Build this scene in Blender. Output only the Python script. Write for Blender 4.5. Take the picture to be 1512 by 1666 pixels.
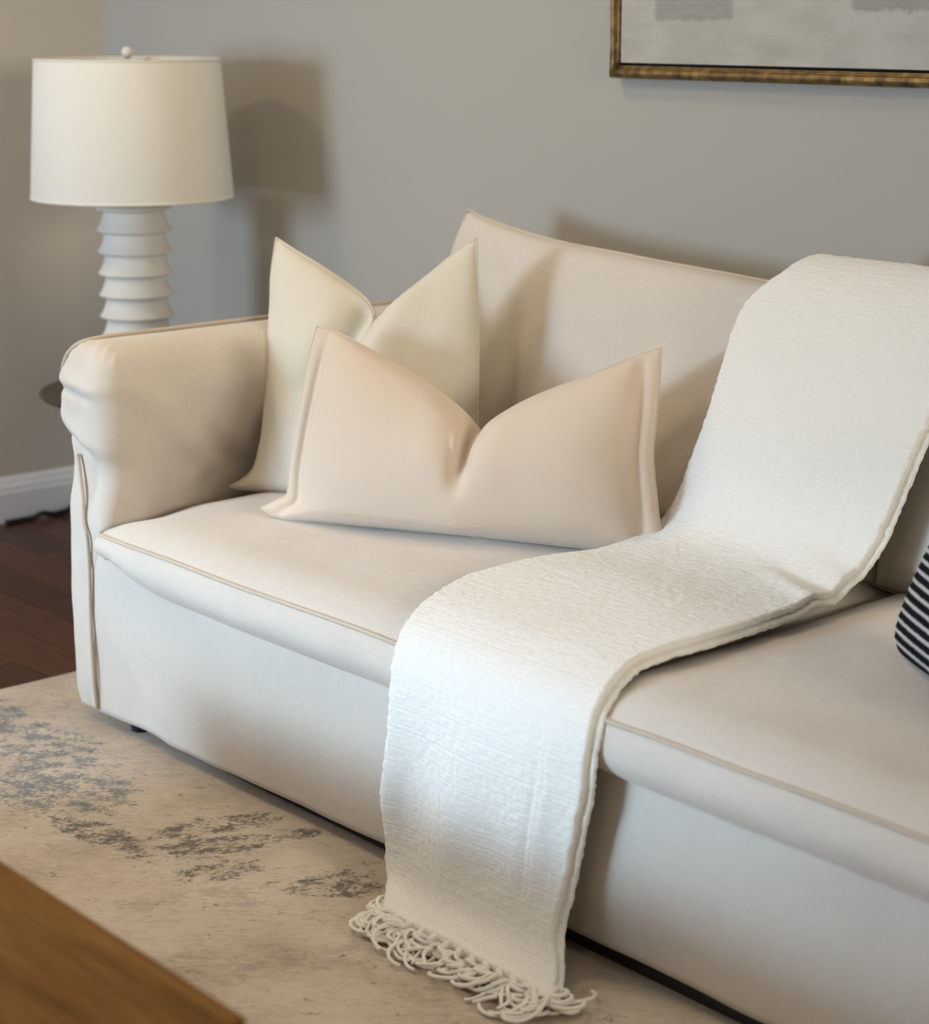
import bpy, bmesh, math, random
import numpy as np
from mathutils import Vector, Matrix, noise
for o in list(bpy.data.objects): bpy.data.objects.remove(o, do_unlink=True)
S = bpy.context.scene
COL = S.collection
R = math.radians

# ------------------------------------------------------------------ camera
W_PX, F_PX = 1512.0, 3250.0
cam_d = bpy.data.cameras.new('camera'); cam = bpy.data.objects.new('camera', cam_d); COL.objects.link(cam)
cam_d.sensor_fit = 'HORIZONTAL'; cam_d.sensor_width = 24.0; cam_d.lens = F_PX / W_PX * 24.0
cam.location = (0, 0, 1.45)
PITCH, HEAD = R(14.0), R(41.0)
fw = Vector((-math.cos(HEAD) * math.cos(PITCH), math.sin(HEAD) * math.cos(PITCH), -math.sin(PITCH)))
cam.rotation_euler = fw.to_track_quat('-Z', 'Y').to_euler()
cam_d.clip_start = 0.05
cam_d.dof.use_dof = True; cam_d.dof.focus_distance = 3.55; cam_d.dof.aperture_fstop = 2.4
S.camera = cam

# ------------------------------------------------------------------ light
S.view_settings.view_transform = 'Standard'; S.view_settings.look = 'None'
S.view_settings.exposure = -0.33; S.view_settings.gamma = 1.0
S.view_settings.use_curve_mapping = False
w = bpy.data.worlds.new('world'); S.world = w; w.use_nodes = True
w.node_tree.nodes['Background'].inputs[0].default_value = (0.75, 0.87, 1.0, 1)
w.node_tree.nodes['Background'].inputs[1].default_value = 1.0

def area(name, loc, aim, sx, sy, power, col, spread=180):
    l = bpy.data.lights.new(name, 'AREA'); l.shape = 'RECTANGLE'; l.size = sx; l.size_y = sy
    l.energy = power; l.color = col; l.spread = R(spread)
    o = bpy.data.objects.new(name, l); COL.objects.link(o); o.location = loc
    o.rotation_euler = (Vector(aim) - Vector(loc)).to_track_quat('-Z', 'Y').to_euler()
    return o
# room limits
XL, XR, YB, YF, ZC = -5.185, 1.9, 3.116, -2.6, 2.6
WIN = (-5.08, -3.98, 0.95, 2.15)           # the window in the wall behind the camera: x0, x1, z0, z1
area('window_daylight', ((WIN[0] + WIN[1]) / 2, YF + 0.02, 1.42), ((WIN[0] + WIN[1]) / 2, 3, 1.42),
     WIN[1] - WIN[0], 1.0, 178, (0.62, 0.79, 1.0))
# bright sky high in both front windows, reaching the sofa as a slanting band of cool light
area('window_sky', (-3.42, YF + 0.03, 1.50), (-3.42 + 1.45, 2.0, 1.50 - 1.25), 3.4, 0.5, 6.2, (0.50, 0.75, 1.0), 14)
area('side_fill_light', (XR - 0.03, 2.15, 1.75), (-3.6, 2.1, 0.75), 1.6, 0.8, 17, (1.0, 0.90, 0.76), 70)  # warm fill light added to brighten the sofa arm and left wall
DOWN = [(-3.45, 2.10, 8), (-2.9, 1.2, 11.5), (-4.5, 0.9, 15), (-0.9, -0.2, 5)]   # recessed ceiling lights: x, y, watts
for (x, y, p) in DOWN:
    l = bpy.data.lights.new('downlight', 'AREA'); l.shape = 'DISK'; l.size = 0.34; l.energy = p; l.color = (1.0, 0.77, 0.48)
    o = bpy.data.objects.new('downlight', l); COL.objects.link(o); o.location = (x, y, ZC - 0.03)

# ------------------------------------------------------------------ helpers
def link(o, parent=None):
    COL.objects.link(o)
    if parent is not None: o.parent = parent
    return o
def tag(o, label, cat, group=None):
    o['label'] = label; o['category'] = cat
    if group: o['group'] = group
    return o
def struct(o): o['kind'] = 'structure'; return o
def empty(name, loc=(0, 0, 0)):
    o = bpy.data.objects.new(name, None); COL.objects.link(o); o.location = loc; o.empty_display_size = 0.1
    return o
def mesh_obj(name, verts, faces, mat, parent=None, smooth=True, uv=None):
    me = bpy.data.meshes.new(name); me.from_pydata([tuple(v) for v in verts], [], faces); me.update()
    if uv is not None:
        lay = me.uv_layers.new(name='UVMap')
        li = np.zeros(len(me.loops), dtype=np.int32); me.loops.foreach_get('vertex_index', li)
        lay.data.foreach_set('uv', np.asarray(uv, dtype=np.float32)[li].ravel())
    if mat: me.materials.append(mat)
    if smooth:
        me.polygons.foreach_set('use_smooth', [True] * len(me.polygons))
    o = bpy.data.objects.new(name, me); link(o, parent)
    if parent is not None:
        o.location = -Vector(parent.matrix_basis.translation) if parent.type == 'EMPTY' else (0, 0, 0)
    return o
def fix_normals(o):
    bm = bmesh.new(); bm.from_mesh(o.data); bmesh.ops.recalc_face_normals(bm, faces=bm.faces[:]); bm.to_mesh(o.data); bm.free()
    return o
def grid_faces(nu, nv, off=0, cu=False, cv=False):
    f = []
    for j in range(nv if cv else nv - 1):
        for i in range(nu if cu else nu - 1):
            a = off + j * nu + i; b = off + j * nu + (i + 1) % nu
            c = off + ((j + 1) % nv) * nu + (i + 1) % nu; d = off + ((j + 1) % nv) * nu + i
            f.append((a, b, c, d))
    return f
def box_obj(name, lo, hi, mat, parent=None, bevel=0.0, seg=2):
    bm = bmesh.new(); bmesh.ops.create_cube(bm, size=1)
    for v in bm.verts:
        v.co = Vector([(lo[k] + hi[k]) / 2 + v.co[k] * (hi[k] - lo[k]) for k in range(3)])
    if bevel:
        bmesh.ops.bevel(bm, geom=bm.edges[:], offset=bevel, segments=seg, profile=0.5, affect='EDGES')
    me = bpy.data.meshes.new(name); bm.to_mesh(me); bm.free()
    if mat: me.materials.append(mat)
    o = bpy.data.objects.new(name, me); link(o, parent)
    if parent is not None and parent.type == 'EMPTY': o.location = -parent.location
    if bevel: me.polygons.foreach_set('use_smooth', [len(p.vertices) == 4 and p.area < 1e-3 for p in me.polygons])
    return o
def lathe(name, prof, c, mat, parent=None, n=64, cap=True):
    v = []; f = []
    for (r, z) in prof:
        for i in range(n):
            a = 2 * math.pi * i / n; v.append((c[0] + r * math.cos(a), c[1] + r * math.sin(a), z))
    f = grid_faces(n, len(prof), cu=True)
    if cap:
        f.append(tuple(range(n - 1, -1, -1))); f.append(tuple(range((len(prof) - 1) * n, len(prof) * n)))
    return fix_normals(mesh_obj(name, v, f, mat, parent))
def catmull(pts, n, closed=False):
    P = [np.array(p, float) for p in pts]; m = len(P); out = []
    segs = m if closed else m - 1
    for i in range(segs):
        if closed: p0, p1, p2, p3 = P[i - 1], P[i], P[(i + 1) % m], P[(i + 2) % m]
        else: p0, p1, p2, p3 = P[max(i - 1, 0)], P[i], P[i + 1], P[min(i + 2, m - 1)]
        for k in range(n):
            t = k / n
            out.append(0.5 * ((2 * p1) + (-p0 + p2) * t + (2 * p0 - 5 * p1 + 4 * p2 - p3) * t * t + (-p0 + 3 * p1 - 3 * p2 + p3) * t ** 3))
    if not closed: out.append(P[-1])
    return np.array(out)
def resample(pts, n):
    pts = np.asarray(pts, float); d = np.r_[0, np.cumsum(np.linalg.norm(np.diff(pts, axis=0), axis=1))]
    t = np.linspace(0, d[-1], n)
    return np.stack([np.interp(t, d, pts[:, k]) for k in range(pts.shape[1])], 1)
def tube_data(path, r, sides=8, closed=False):
    path = [Vector(p) for p in path]; n = len(path); v = []; prev = None
    for i, p in enumerate(path):
        if closed: t = path[(i + 1) % n] - path[i - 1]
        else: t = path[min(i + 1, n - 1)] - path[max(i - 1, 0)]
        t.normalize()
        if prev is None:
            a = t.orthogonal().normalized()
        else:
            a = prev - t * prev.dot(t)
            a = a.normalized() if a.length > 1e-6 else t.orthogonal().normalized()
        prev = a; b = t.cross(a)
        rr = r(i / (n - 1)) if callable(r) else r
        for k in range(sides):
            th = 2 * math.pi * k / sides; v.append(p + (a * math.cos(th) + b * math.sin(th)) * rr)
    f = grid_faces(sides, n, cu=True, cv=closed)
    if not closed:
        f.append(tuple(range(sides - 1, -1, -1))); f.append(tuple(range((n - 1) * sides, n * sides)))
    return v, f
def tube(name, path, r, mat, parent=None, sides=8, closed=False):
    v, f = tube_data(path, r, sides, closed); return mesh_obj(name, v, f, mat, parent)
def nz(p, s=1.0, seed=0.0):
    return noise.noise(Vector((p[0] * s + seed, p[1] * s + seed * 1.7, p[2] * s - seed)))
def g(x, w): return math.exp(-(x / w) ** 2)
def sm(a, b, x):
    t = min(max((x - a) / (b - a), 0), 1); return t * t * (3 - 2 * t)

# ------------------------------------------------------------------ materials
def mat(name, col, rough=0.6, spec=0.3, metal=0.0, sheen=0.0):
    m = bpy.data.materials.new(name); m.use_nodes = True; b = m.node_tree.nodes['Principled BSDF']
    b.inputs['Base Color'].default_value = (*col, 1); b.inputs['Roughness'].default_value = rough
    b.inputs['Specular IOR Level'].default_value = spec; b.inputs['Metallic'].default_value = metal
    if sheen: b.inputs['Sheen Weight'].default_value = sheen; b.inputs['Sheen Roughness'].default_value = 0.5
    return m
class NT:
    def __init__(s, m): s.t = m.node_tree; s.b = s.t.nodes['Principled BSDF']
    def n(s, typ, **kw):
        x = s.t.nodes.new(typ)
        for k, v in kw.items():
            if hasattr(x, k) and not k.startswith('i_'): setattr(x, k, v)
        return x
    def l(s, a, b): s.t.links.new(a, b)
    def coord(s, kind='Object', scale=(1, 1, 1), rot=(0, 0, 0), loc=(0, 0, 0)):
        c = s.n('ShaderNodeTexCoord'); mp = s.n('ShaderNodeMapping')
        mp.inputs['Scale'].default_value = scale; mp.inputs['Rotation'].default_value = rot; mp.inputs['Location'].default_value = loc
        s.l(c.outputs[kind], mp.inputs['Vector']); return mp.outputs['Vector']
    def noise(s, vec, scale, detail=3, rough=0.55):
        x = s.n('ShaderNodeTexNoise'); x.inputs['Scale'].default_value = scale; x.inputs['Detail'].default_value = detail
        x.inputs['Roughness'].default_value = rough; s.l(vec, x.inputs['Vector']); return x.outputs['Fac']
    def ramp(s, fac, stops):
        x = s.n('ShaderNodeValToRGB'); e = x.color_ramp.elements
        while len(e) < len(stops): e.new(0.5)
        for k, (p, c) in enumerate(stops):
            e[k].position = p; e[k].color = (*c, 1) if len(c) == 3 else c
        s.l(fac, x.inputs['Fac']); return x.outputs['Color']
    def math(s, op, a, b=None, c=None):
        x = s.n('ShaderNodeMath'); x.operation = op
        for k, q in enumerate((a, b, c)):
            if q is None: continue
            if isinstance(q, (int, float)): x.inputs[k].default_value = q
            else: s.l(q, x.inputs[k])
        return x.outputs[0]
    def mix(s, fac, a, b):
        x = s.n('ShaderNodeMix'); x.data_type = 'RGBA'
        if isinstance(fac, (int, float)): x.inputs[0].default_value = fac
        else: s.l(fac, x.inputs[0])
        for k, q in ((6, a), (7, b)):
            if isinstance(q, tuple): x.inputs[k].default_value = (*q, 1)
            else: s.l(q, x.inputs[k])
        return x.outputs[2]
    def bump(s, h, strength, dist):
        x = s.n('ShaderNodeBump'); x.inputs['Strength'].default_value = strength; x.inputs['Distance'].default_value = dist
        s.l(h, x.inputs['Height']); s.l(x.outputs['Normal'], s.b.inputs['Normal'])
def linen(name, col, var=0.08, weave=420, sheen=0.25, bump=0.35):
    m = mat(name, col, 0.9, 0.12, sheen=sheen); t = NT(m)
    a = t.noise(t.coord(scale=(1, 1, 0.12)), weave, 2); b = t.noise(t.coord(scale=(0.12, 0.12, 1)), weave, 2)
    c = t.noise(t.coord(), 7, 4)
    wv = t.math('ADD', t.math('MULTIPLY', a, 0.5), t.math('MULTIPLY', b, 0.5))
    f = t.math('ADD', t.math('MULTIPLY', wv, 0.7), t.math('MULTIPLY', c, 0.3))
    lo = tuple(x * (1 - var) for x in col); hi = tuple(min(1, x * (1 + var)) for x in col)
    t.l(t.ramp(f, [(0.3, lo), (0.7, hi)]), t.b.inputs['Base Color'])
    t.bump(wv, bump, 0.0012)
    return m
M = {}
M['sofa'] = linen('sofa_linen', (0.635, 0.57, 0.49))
M['pipe'] = linen('sofa_piping', (0.56, 0.465, 0.36))
M['cream'] = linen('cream_linen', (0.665, 0.61, 0.50), 0.05)
M['blush'] = linen('blush_velvet', (0.665, 0.545, 0.425), 0.03, 700, 0.4, 0.12)
M['blush_edge'] = linen('blush_cotton', (0.72, 0.57, 0.45), 0.05, 500, 0.2)
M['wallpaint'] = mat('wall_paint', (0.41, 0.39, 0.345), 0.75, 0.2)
t = NT(M['wallpaint']); t.bump(t.noise(t.coord(), 260, 3), 0.06, 0.002)
M['wallpaint_lit'] = mat('wall_paint_lit', (0.60, 0.55, 0.48), 0.75, 0.2)  # wall paint with extra light put into its colour for the left wall
M['ceilpaint'] = mat('ceiling_paint', (0.75, 0.73, 0.70), 0.85, 0.1)
M['trim'] = mat('trim_paint', (0.84, 0.85, 0.87), 0.4, 0.4)
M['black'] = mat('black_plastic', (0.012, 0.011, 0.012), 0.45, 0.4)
M['brass'] = mat('aged_brass', (0.55, 0.40, 0.18), 0.35, 0.5, 1.0)
M['glass'] = mat('window_glass', (0.9, 0.95, 1.0), 0.02); M['glass'].node_tree.nodes['Principled BSDF'].inputs['Transmission Weight'].default_value = 1
M['lens'] = mat('lamp_lens', (1, 0.9, 0.75), 0.5)
b = M['lens'].node_tree.nodes['Principled BSDF']; b.inputs['Emission Color'].default_value = (1, 0.82, 0.6, 1); b.inputs['Emission Strength'].default_value = 4
# lamp shade linen / plaster body
M['shade'] = linen('shade_linen', (0.74, 0.71, 0.63), 0.03, 500, 0.1, 0.2)
M['plaster'] = mat('white_plaster', (0.70, 0.675, 0.62), 0.62, 0.3)
t = NT(M['plaster']); t.bump(t.noise(t.coord(), 90, 4), 0.12, 0.002)
# dark side table
M['darkwood'] = mat('dark_wood', (0.055, 0.045, 0.032), 0.45, 0.4)
t = NT(M['darkwood']); t.l(t.ramp(t.noise(t.coord(scale=(1, 8, 1)), 12, 5), [(0.3, (0.035, 0.028, 0.02)), (0.7, (0.085, 0.07, 0.05))]), t.b.inputs['Base Color'])
# floor boards
def floor_mat(i):
    rnd = random.Random(i); k = rnd.uniform(0.62, 1.08)
    m = mat('floor_board_wood', (0.1, 0.04, 0.025), 0.36, 0.25); t = NT(m)
    vec = t.coord(scale=(1.2, 14, 4), loc=(i * 3.1, i * 1.7, 0))
    t.l(t.ramp(t.noise(vec, 6, 6, 0.6), [(0.28, (0.045 * k, 0.016 * k, 0.009 * k)), (0.55, (0.085 * k, 0.030 * k, 0.016 * k)), (0.8, (0.13 * k, 0.050 * k, 0.026 * k))]), t.b.inputs['Base Color'])
    return m
M['floor'] = [floor_mat(i) for i in range(5)]
M['subfloor'] = mat('floor_joint', (0.012, 0.006, 0.004), 0.8)
# coffee table oak
M['oak'] = mat('oiled_oak', (0.3, 0.15, 0.05), 0.65, 0.1); t = NT(M['oak'])
n1 = t.noise(t.coord(scale=(0.9, 9, 9)), 5, 6, 0.6); n2 = t.noise(t.coord(scale=(2, 60, 60)), 6, 3)
t.l(t.ramp(t.math('ADD', t.math('MULTIPLY', n1, 0.75), t.math('MULTIPLY', n2, 0.25)),
    [(0.32, (0.10, 0.042, 0.008)), (0.5, (0.19, 0.085, 0.018)), (0.68, (0.26, 0.125, 0.03))]), t.b.inputs['Base Color'])
t.bump(n2, 0.1, 0.001)
# painted canvas
M['canvas'] = mat('painted_canvas', (0.5, 0.49, 0.46), 0.8, 0.2)
# frame
M['gilt'] = mat('antique_gilt', (0.20, 0.125, 0.04), 0.42, 0.5, 0.55); t = NT(M['gilt'])
t.l(t.ramp(t.noise(t.coord(), 45, 5), [(0.3, (0.055, 0.034, 0.012)), (0.55, (0.20, 0.12, 0.036)), (0.8, (0.38, 0.25, 0.09))]), t.b.inputs['Base Color'])
t.bump(t.noise(t.coord(), 160, 3), 0.3, 0.002)
M['gap'] = mat('dark_rebate', (0.01, 0.009, 0.008), 0.8)

# ------------------------------------------------------------------ room shell
fl = struct(mesh_obj('floor', [(XL - .1, YF - .1, -.012), (XR + .1, YF - .1, -.012), (XR + .1, YB + .1, -.012), (XL - .1, YB + .1, -.012),
    (XL - .1, YF - .1, -.06), (XR + .1, YF - .1, -.06), (XR + .1, YB + .1, -.06), (XL - .1, YB + .1, -.06)],
    [(0, 1, 2, 3), (7, 6, 5, 4), (0, 4, 5, 1), (1, 5, 6, 2), (2, 6, 7, 3), (3, 7, 4, 0)], M['subfloor'], smooth=False))
rnd = random.Random(4)
PW = 0.127; board_mesh = {}
def board(Lq, mi):
    key = (Lq, mi)
    if key not in board_mesh:
        o = box_obj('tmp', (0, 0.0008, -0.012), (Lq - 0.0015, PW - 0.0008, 0.0), M['floor'][mi], bevel=0.0012, seg=1)
        board_mesh[key] = o.data; bpy.data.objects.remove(o)
    return board_mesh[key]
rows = int((YB - YF) / PW) + 1
for j in range(rows):
    y = YB - (j + 1) * PW
    x = XL - rnd.choice([0, .4, .8, 1.2])
    while x < XR:
        L = rnd.choice([1.2, 1.6, 2.0, 2.4])
        if y > 0.5 and x < -3.3 or rnd.random() < 2:
            o = bpy.data.objects.new('floor_board', board(L, rnd.randrange(5))); link(o, fl); o.location = (x, y, 0)
        x += L
TH = 0.12
def wall(name, lo, hi): return struct(box_obj(name, lo, hi, M['wallpaint']))
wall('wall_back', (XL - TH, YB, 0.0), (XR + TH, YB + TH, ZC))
wl = wall('wall_left', (XL - TH, YF, 0.0), (XL, YB, ZC)); wl.data.materials[0] = M['wallpaint_lit']
v = []; f = []; WS = (1.30, 3.00, 1.30, 2.20)  # WS: opening added in the right wall for the fill light
for (a, b_, c, d) in [(YF, WS[0], 0, ZC), (WS[1], YB, 0, ZC), (WS[0], WS[1], 0, WS[2]), (WS[0], WS[1], WS[3], ZC)]:
    o0 = len(v)
    for xx in (XR + TH, XR): v += [(xx, a, c), (xx, b_, c), (xx, b_, d), (xx, a, d)]
    f += [tuple(o0 + k for k in q) for q in [(0, 3, 2, 1), (4, 5, 6, 7), (0, 1, 5, 4), (1, 2, 6, 5), (2, 3, 7, 6), (3, 0, 4, 7)]]
fix_normals(struct(mesh_obj('wall_right', v, f, M['wallpaint'], smooth=False)))
wn = struct(empty('window_3', (XR + .06, (WS[0] + WS[1]) / 2, WS[2])))  # unseen window made up to go with the added fill light
for (a, b_, c, d) in [(WS[0], WS[0] + .05, WS[2], WS[3]), (WS[1] - .05, WS[1], WS[2], WS[3]), (WS[0] + .05, WS[1] - .05, WS[2], WS[2] + .05), (WS[0] + .05, WS[1] - .05, WS[3] - .05, WS[3])]:
    box_obj('frame_rail', (XR + .04, a, c), (XR + .09, b_, d), M['trim'], wn, .004)
box_obj('pane', (XR + .062, WS[0] + .05, WS[2] + .05), (XR + .068, WS[1] - .05, WS[3] - .05), M['glass'], wn)
# front wall with the window opening: one mesh made of four strips round the hole
v = []; f = []
WIN2 = (-3.92, -1.70, 1.00, 2.15)
for (a, b_, c, d) in [(XL, WIN[0], 0, ZC), (WIN[1], WIN2[0], 0, ZC), (WIN2[1], XR, 0, ZC), (WIN[0], WIN[1], 0, WIN[2]), (WIN[0], WIN[1], WIN[3], ZC), (WIN2[0], WIN2[1], 0, WIN2[2]), (WIN2[0], WIN2[1], WIN2[3], ZC)]:
    o0 = len(v)
    for yy in (YF - TH, YF): v += [(a, yy, c), (b_, yy, c), (b_, yy, d), (a, yy, d)]
    f += [tuple(o0 + k for k in q) for q in [(0, 3, 2, 1), (4, 5, 6, 7), (0, 1, 5, 4), (1, 2, 6, 5), (2, 3, 7, 6), (3, 0, 4, 7)]]
struct(mesh_obj('wall_front', v, f, M['wallpaint'], smooth=False))
struct(box_obj('ceiling', (XL - TH, YF - TH, ZC), (XR + TH, YB + TH, ZC + TH), M['ceilpaint']))
for num, WW in ((1, WIN), (2, WIN2)):
    wn = struct(empty('window_%d' % num, ((WW[0] + WW[1]) / 2, YF - .06, WW[2])))
    for (a, b_, c, d) in [(WW[0], WW[0] + .05, WW[2], WW[3]), (WW[1] - .05, WW[1], WW[2], WW[3]), (WW[0] + .05, WW[1] - .05, WW[2], WW[2] + .05), (WW[0] + .05, WW[1] - .05, WW[3] - .05, WW[3])]:
        box_obj('frame_rail', (a, YF - .09, c), (b_, YF - .04, d), M['trim'], wn, .004)
    box_obj('pane', (WW[0] + .05, YF - .068, WW[2] + .05), (WW[1] - .05, YF - .062, WW[3] - .05), M['glass'], wn)
# moulded baseboards
def baseboard(name, p0, p1, inward):
    pr = [(0, 0), (0.016, 0), (0.016, 0.088), (0.013, 0.096), (0.013, 0.104), (0.009, 0.112), (0.006, 0.124), (0.003, 0.132), (0, 0.134)]
    v = []
    for p in (p0, p1):
        for (d, z) in pr: v.append((p[0] + inward[0] * d, p[1] + inward[1] * d, z))
    n = len(pr); f = [(k, (k + 1) % n, n + (k + 1) % n, n + k) for k in range(n)] + [tuple(range(n)), tuple(range(2 * n - 1, n - 1, -1))]
    o = fix_normals(mesh_obj(name, v, f, M['trim'], smooth=False)); return struct(o)
baseboard('baseboard_left', (XL, YF), (XL, YB - .017), (1, 0))
baseboard('baseboard_back', (XL, YB), (XR, YB), (0, -1))
baseboard('baseboard_right', (XR, YF), (XR, YB - .017), (-1, 0))

# recessed ceiling lights (above the frame)
for k, (x, y, p) in enumerate(DOWN):
    e = tag(empty('ceiling_light', (x, y, ZC)), ['round recessed ceiling light above the lamp end of the sofa', 'round recessed ceiling light above the draped throw',
        'round recessed ceiling light nearest the window', 'round recessed ceiling light over the open floor'][k], 'ceiling light', 'recessed ceiling lights')
    lathe('trim_ring', [(0.19, ZC - .001), (0.19, ZC - .008), (0.18, ZC - .012), (0.172, ZC - .008), (0.172, ZC - .001)], (x, y), M['trim'], e, 40, cap=False)
    lathe('lens', [(0.171, ZC - .001), (0.171, ZC - .006), (0.02, ZC - .0065)], (x, y), M['lens'], e, 32)

# ------------------------------------------------------------------ rug
M['rug'] = mat('distressed_rug', (0.5, 0.42, 0.33), 0.95, 0.05, sheen=0.2); t = NT(M['rug'])
def grainvec(ang, el):
    c = t.n('ShaderNodeTexCoord'); mp = t.n('ShaderNodeMapping'); mp.vector_type = 'TEXTURE'
    mp.inputs['Rotation'].default_value = (0, 0, ang); mp.inputs['Scale'].default_value = (el, 1 / el, 1)
    t.l(c.outputs['Object'], mp.inputs['Vector']); return mp.outputs['Vector']
mott = t.math('ADD', t.math('MULTIPLY', t.noise(t.coord(), 3.2, 5, 0.62), 0.62), t.math('MULTIPLY', t.noise(grainvec(R(50), 1.5), 70, 5, 0.75), 0.38))
base = t.ramp(mott, [(0.36, (0.39, 0.305, 0.22)), (0.5, (0.55, 0.45, 0.34)), (0.64, (0.65, 0.55, 0.43))])
fine = t.noise(t.coord(scale=(1, 1.6, 1)), 150, 3, 0.7)
def blob(cx, cy, rx, ry, rot=0.0):
    c = t.n('ShaderNodeTexCoord'); mp = t.n('ShaderNodeMapping'); mp.vector_type = 'TEXTURE'
    mp.inputs['Location'].default_value = (cx, cy, 0); mp.inputs['Rotation'].default_value = (0, 0, rot); mp.inputs['Scale'].default_value = (rx, ry, 1)
    t.l(c.outputs['Object'], mp.inputs['Vector'])
    gr = t.n('ShaderNodeTexGradient'); gr.gradient_type = 'SPHERICAL'; t.l(mp.outputs['Vector'], gr.inputs['Vector']); return gr.outputs['Fac']
def speckle(masks, gain, thr, sc, el, rot, cap=2.4):
    m_ = masks[0]
    for q in masks[1:]: m_ = t.math('MAXIMUM', m_, q)
    n_ = t.noise(grainvec(rot, el), sc, 6, 0.8)
    brk = t.noise(grainvec(rot, el), sc * 0.22, 3, 0.6)
    mm = t.math('MULTIPLY', t.math('MINIMUM', t.math('MULTIPLY', m_, cap), 1.0), gain)
    s_ = t.math('ADD', mm, t.math('ADD', n_, t.math('MULTIPLY', brk, 0.7)))
    x = t.n('ShaderNodeMapRange'); x.inputs[1].default_value = thr; x.inputs[2].default_value = thr + 0.12
    t.l(s_, x.inputs[0]); return x.outputs[0]
blue = speckle([blob(-3.35, 1.79, .36, .19, R(-12)), blob(-3.17, 1.78, .16, .16), blob(-3.62, 1.80, .3, .2)], 0.19, 0.985, 120, 1.2, R(40))
brown = speckle([blob(-2.87, 1.89, .17, .055, R(70)), blob(-2.80, 1.82, .19, .055, R(65)), blob(-2.75, 1.95, .11, .04, R(75)), blob(-2.70, 1.78, .10, .055, R(69)), blob(-2.52, 1.90, .13, .07, R(50)), blob(-3.00, 1.705, .17, .055, R(10)), blob(-2.28, 1.93, .10, .09, R(50))], 0.19, 0.985, 125, 1.25, R(65))
soft = speckle([blob(-2.37, 1.64, .17, .09, R(49)), blob(-2.31, 1.73, .12, .07, R(60)), blob(-1.9, 1.5, .3, .16), blob(-2.62, 1.68, .16, .08, R(50)), blob(-2.1, 1.45, .25, .1, R(45))], 0.14, 0.97, 70, 1.4, R(50))
wide = speckle([blob(-1.0, 1.0, 1.2, .5), blob(-2.6, 0.2, 1.0, .6), blob(-3.0, 1.5, 1.2, .7)], 0.07, 1.0, 110, 1.5, R(50))
c1 = t.mix(t.math('MULTIPLY', blue, 0.85), base, (0.12, 0.138, 0.155))
c2 = t.mix(t.math('MULTIPLY', brown, 0.85), c1, (0.065, 0.054, 0.044))
c3 = t.mix(t.math('MULTIPLY', soft, 0.4), c2, (0.27, 0.205, 0.15))
c4 = t.mix(t.math('MULTIPLY', wide, 0.35), c3, (0.14, 0.13, 0.12))
t.l(c4, t.b.inputs['Base Color']); t.bump(fine, 0.5, 0.003)
rug = box_obj('area_rug', (-3.815, -0.6, 0.0), (0.6, 2.62, 0.010), M['rug'], bevel=0.003)
tag(rug, 'pale beige distressed rug with grey-blue and brown worn patches under the sofa', 'rug')

# ------------------------------------------------------------------ sofa
FY = 1.985                                   # front plane of the sofa
sofa = empty('sofa', (-2.08, 2.5, 0))
tag(sofa, 'long oatmeal linen slipcovered sofa with piped seams and low arms', 'sofa')
X0, X1 = -3.478, -0.682                      # base between the arms
# base front cover: a box with a finely divided, slightly rumpled front
def base_mesh():
    nu, nv = 150, 34; v = []
    zs = np.linspace(0.046, 0.405, nv); xs = np.linspace(X0, X1, nu)
    for z in zs:
        for x in xs:
            y = 2.003 + 0.016 * sm(0.36, 0.05, z) * (0.35 + 0.65 * sm(-3.47, -3.30, x))
            y += 0.005 * nz((x, 0, z), 3.0, 3) + 0.003 * nz((x * 1.2, 0, z), 8.0, 9)
            # soft diagonal pulls from the corner by the arm
            d = (x + 3.33) * 0.72 - (0.18 - z) * 0.70
            y -= 0.012 * g(d, 0.028) * sm(-3.46, -3.36, x) * sm(-2.95, -3.15, x) * g(z - 0.13, 0.09)
            y -= 0.004 * g(z - 0.335 - 0.02 * math.sin(x * 9), 0.012) * g(x + 3.3, 0.09)
            y += 0.006 * math.sin(x * 3.1 + 1.0) * sm(0.3, 0.05, z)
            zz = z + (0.006 * math.sin(x * 2.3) - 0.004 * nz((x, 0, 0), 5)) * sm(0.12, 0.045, z)
            v.append((x, y, zz))
    f = grid_faces(nu, nv)
    # return: hem turned under, plus back and top
    o0 = len(v)
    for i, x in enumerate(xs): v.append((x, v[i][1] + 0.012, v[i][2] + 0.001))
    o1 = len(v)
    for i, x in enumerate(xs): v.append((x, 3.03, 0.048))
    o2 = len(v)
    for i, x in enumerate(xs): v.append((x, 3.03, 0.405))
    for i in range(nu - 1):
        f += [(i + 1, i, o0 + i, o0 + i + 1), (o0 + i + 1, o0 + i, o1 + i, o1 + i + 1), (o1 + i + 1, o1 + i, o2 + i, o2 + i + 1),
              (o2 + i + 1, o2 + i, (nv - 1) * nu + i, (nv - 1) * nu + i + 1)]
    return v, f
v, f = base_mesh(); fix_normals(mesh_obj('base_cover', v, f, M['sofa'], sofa))
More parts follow.
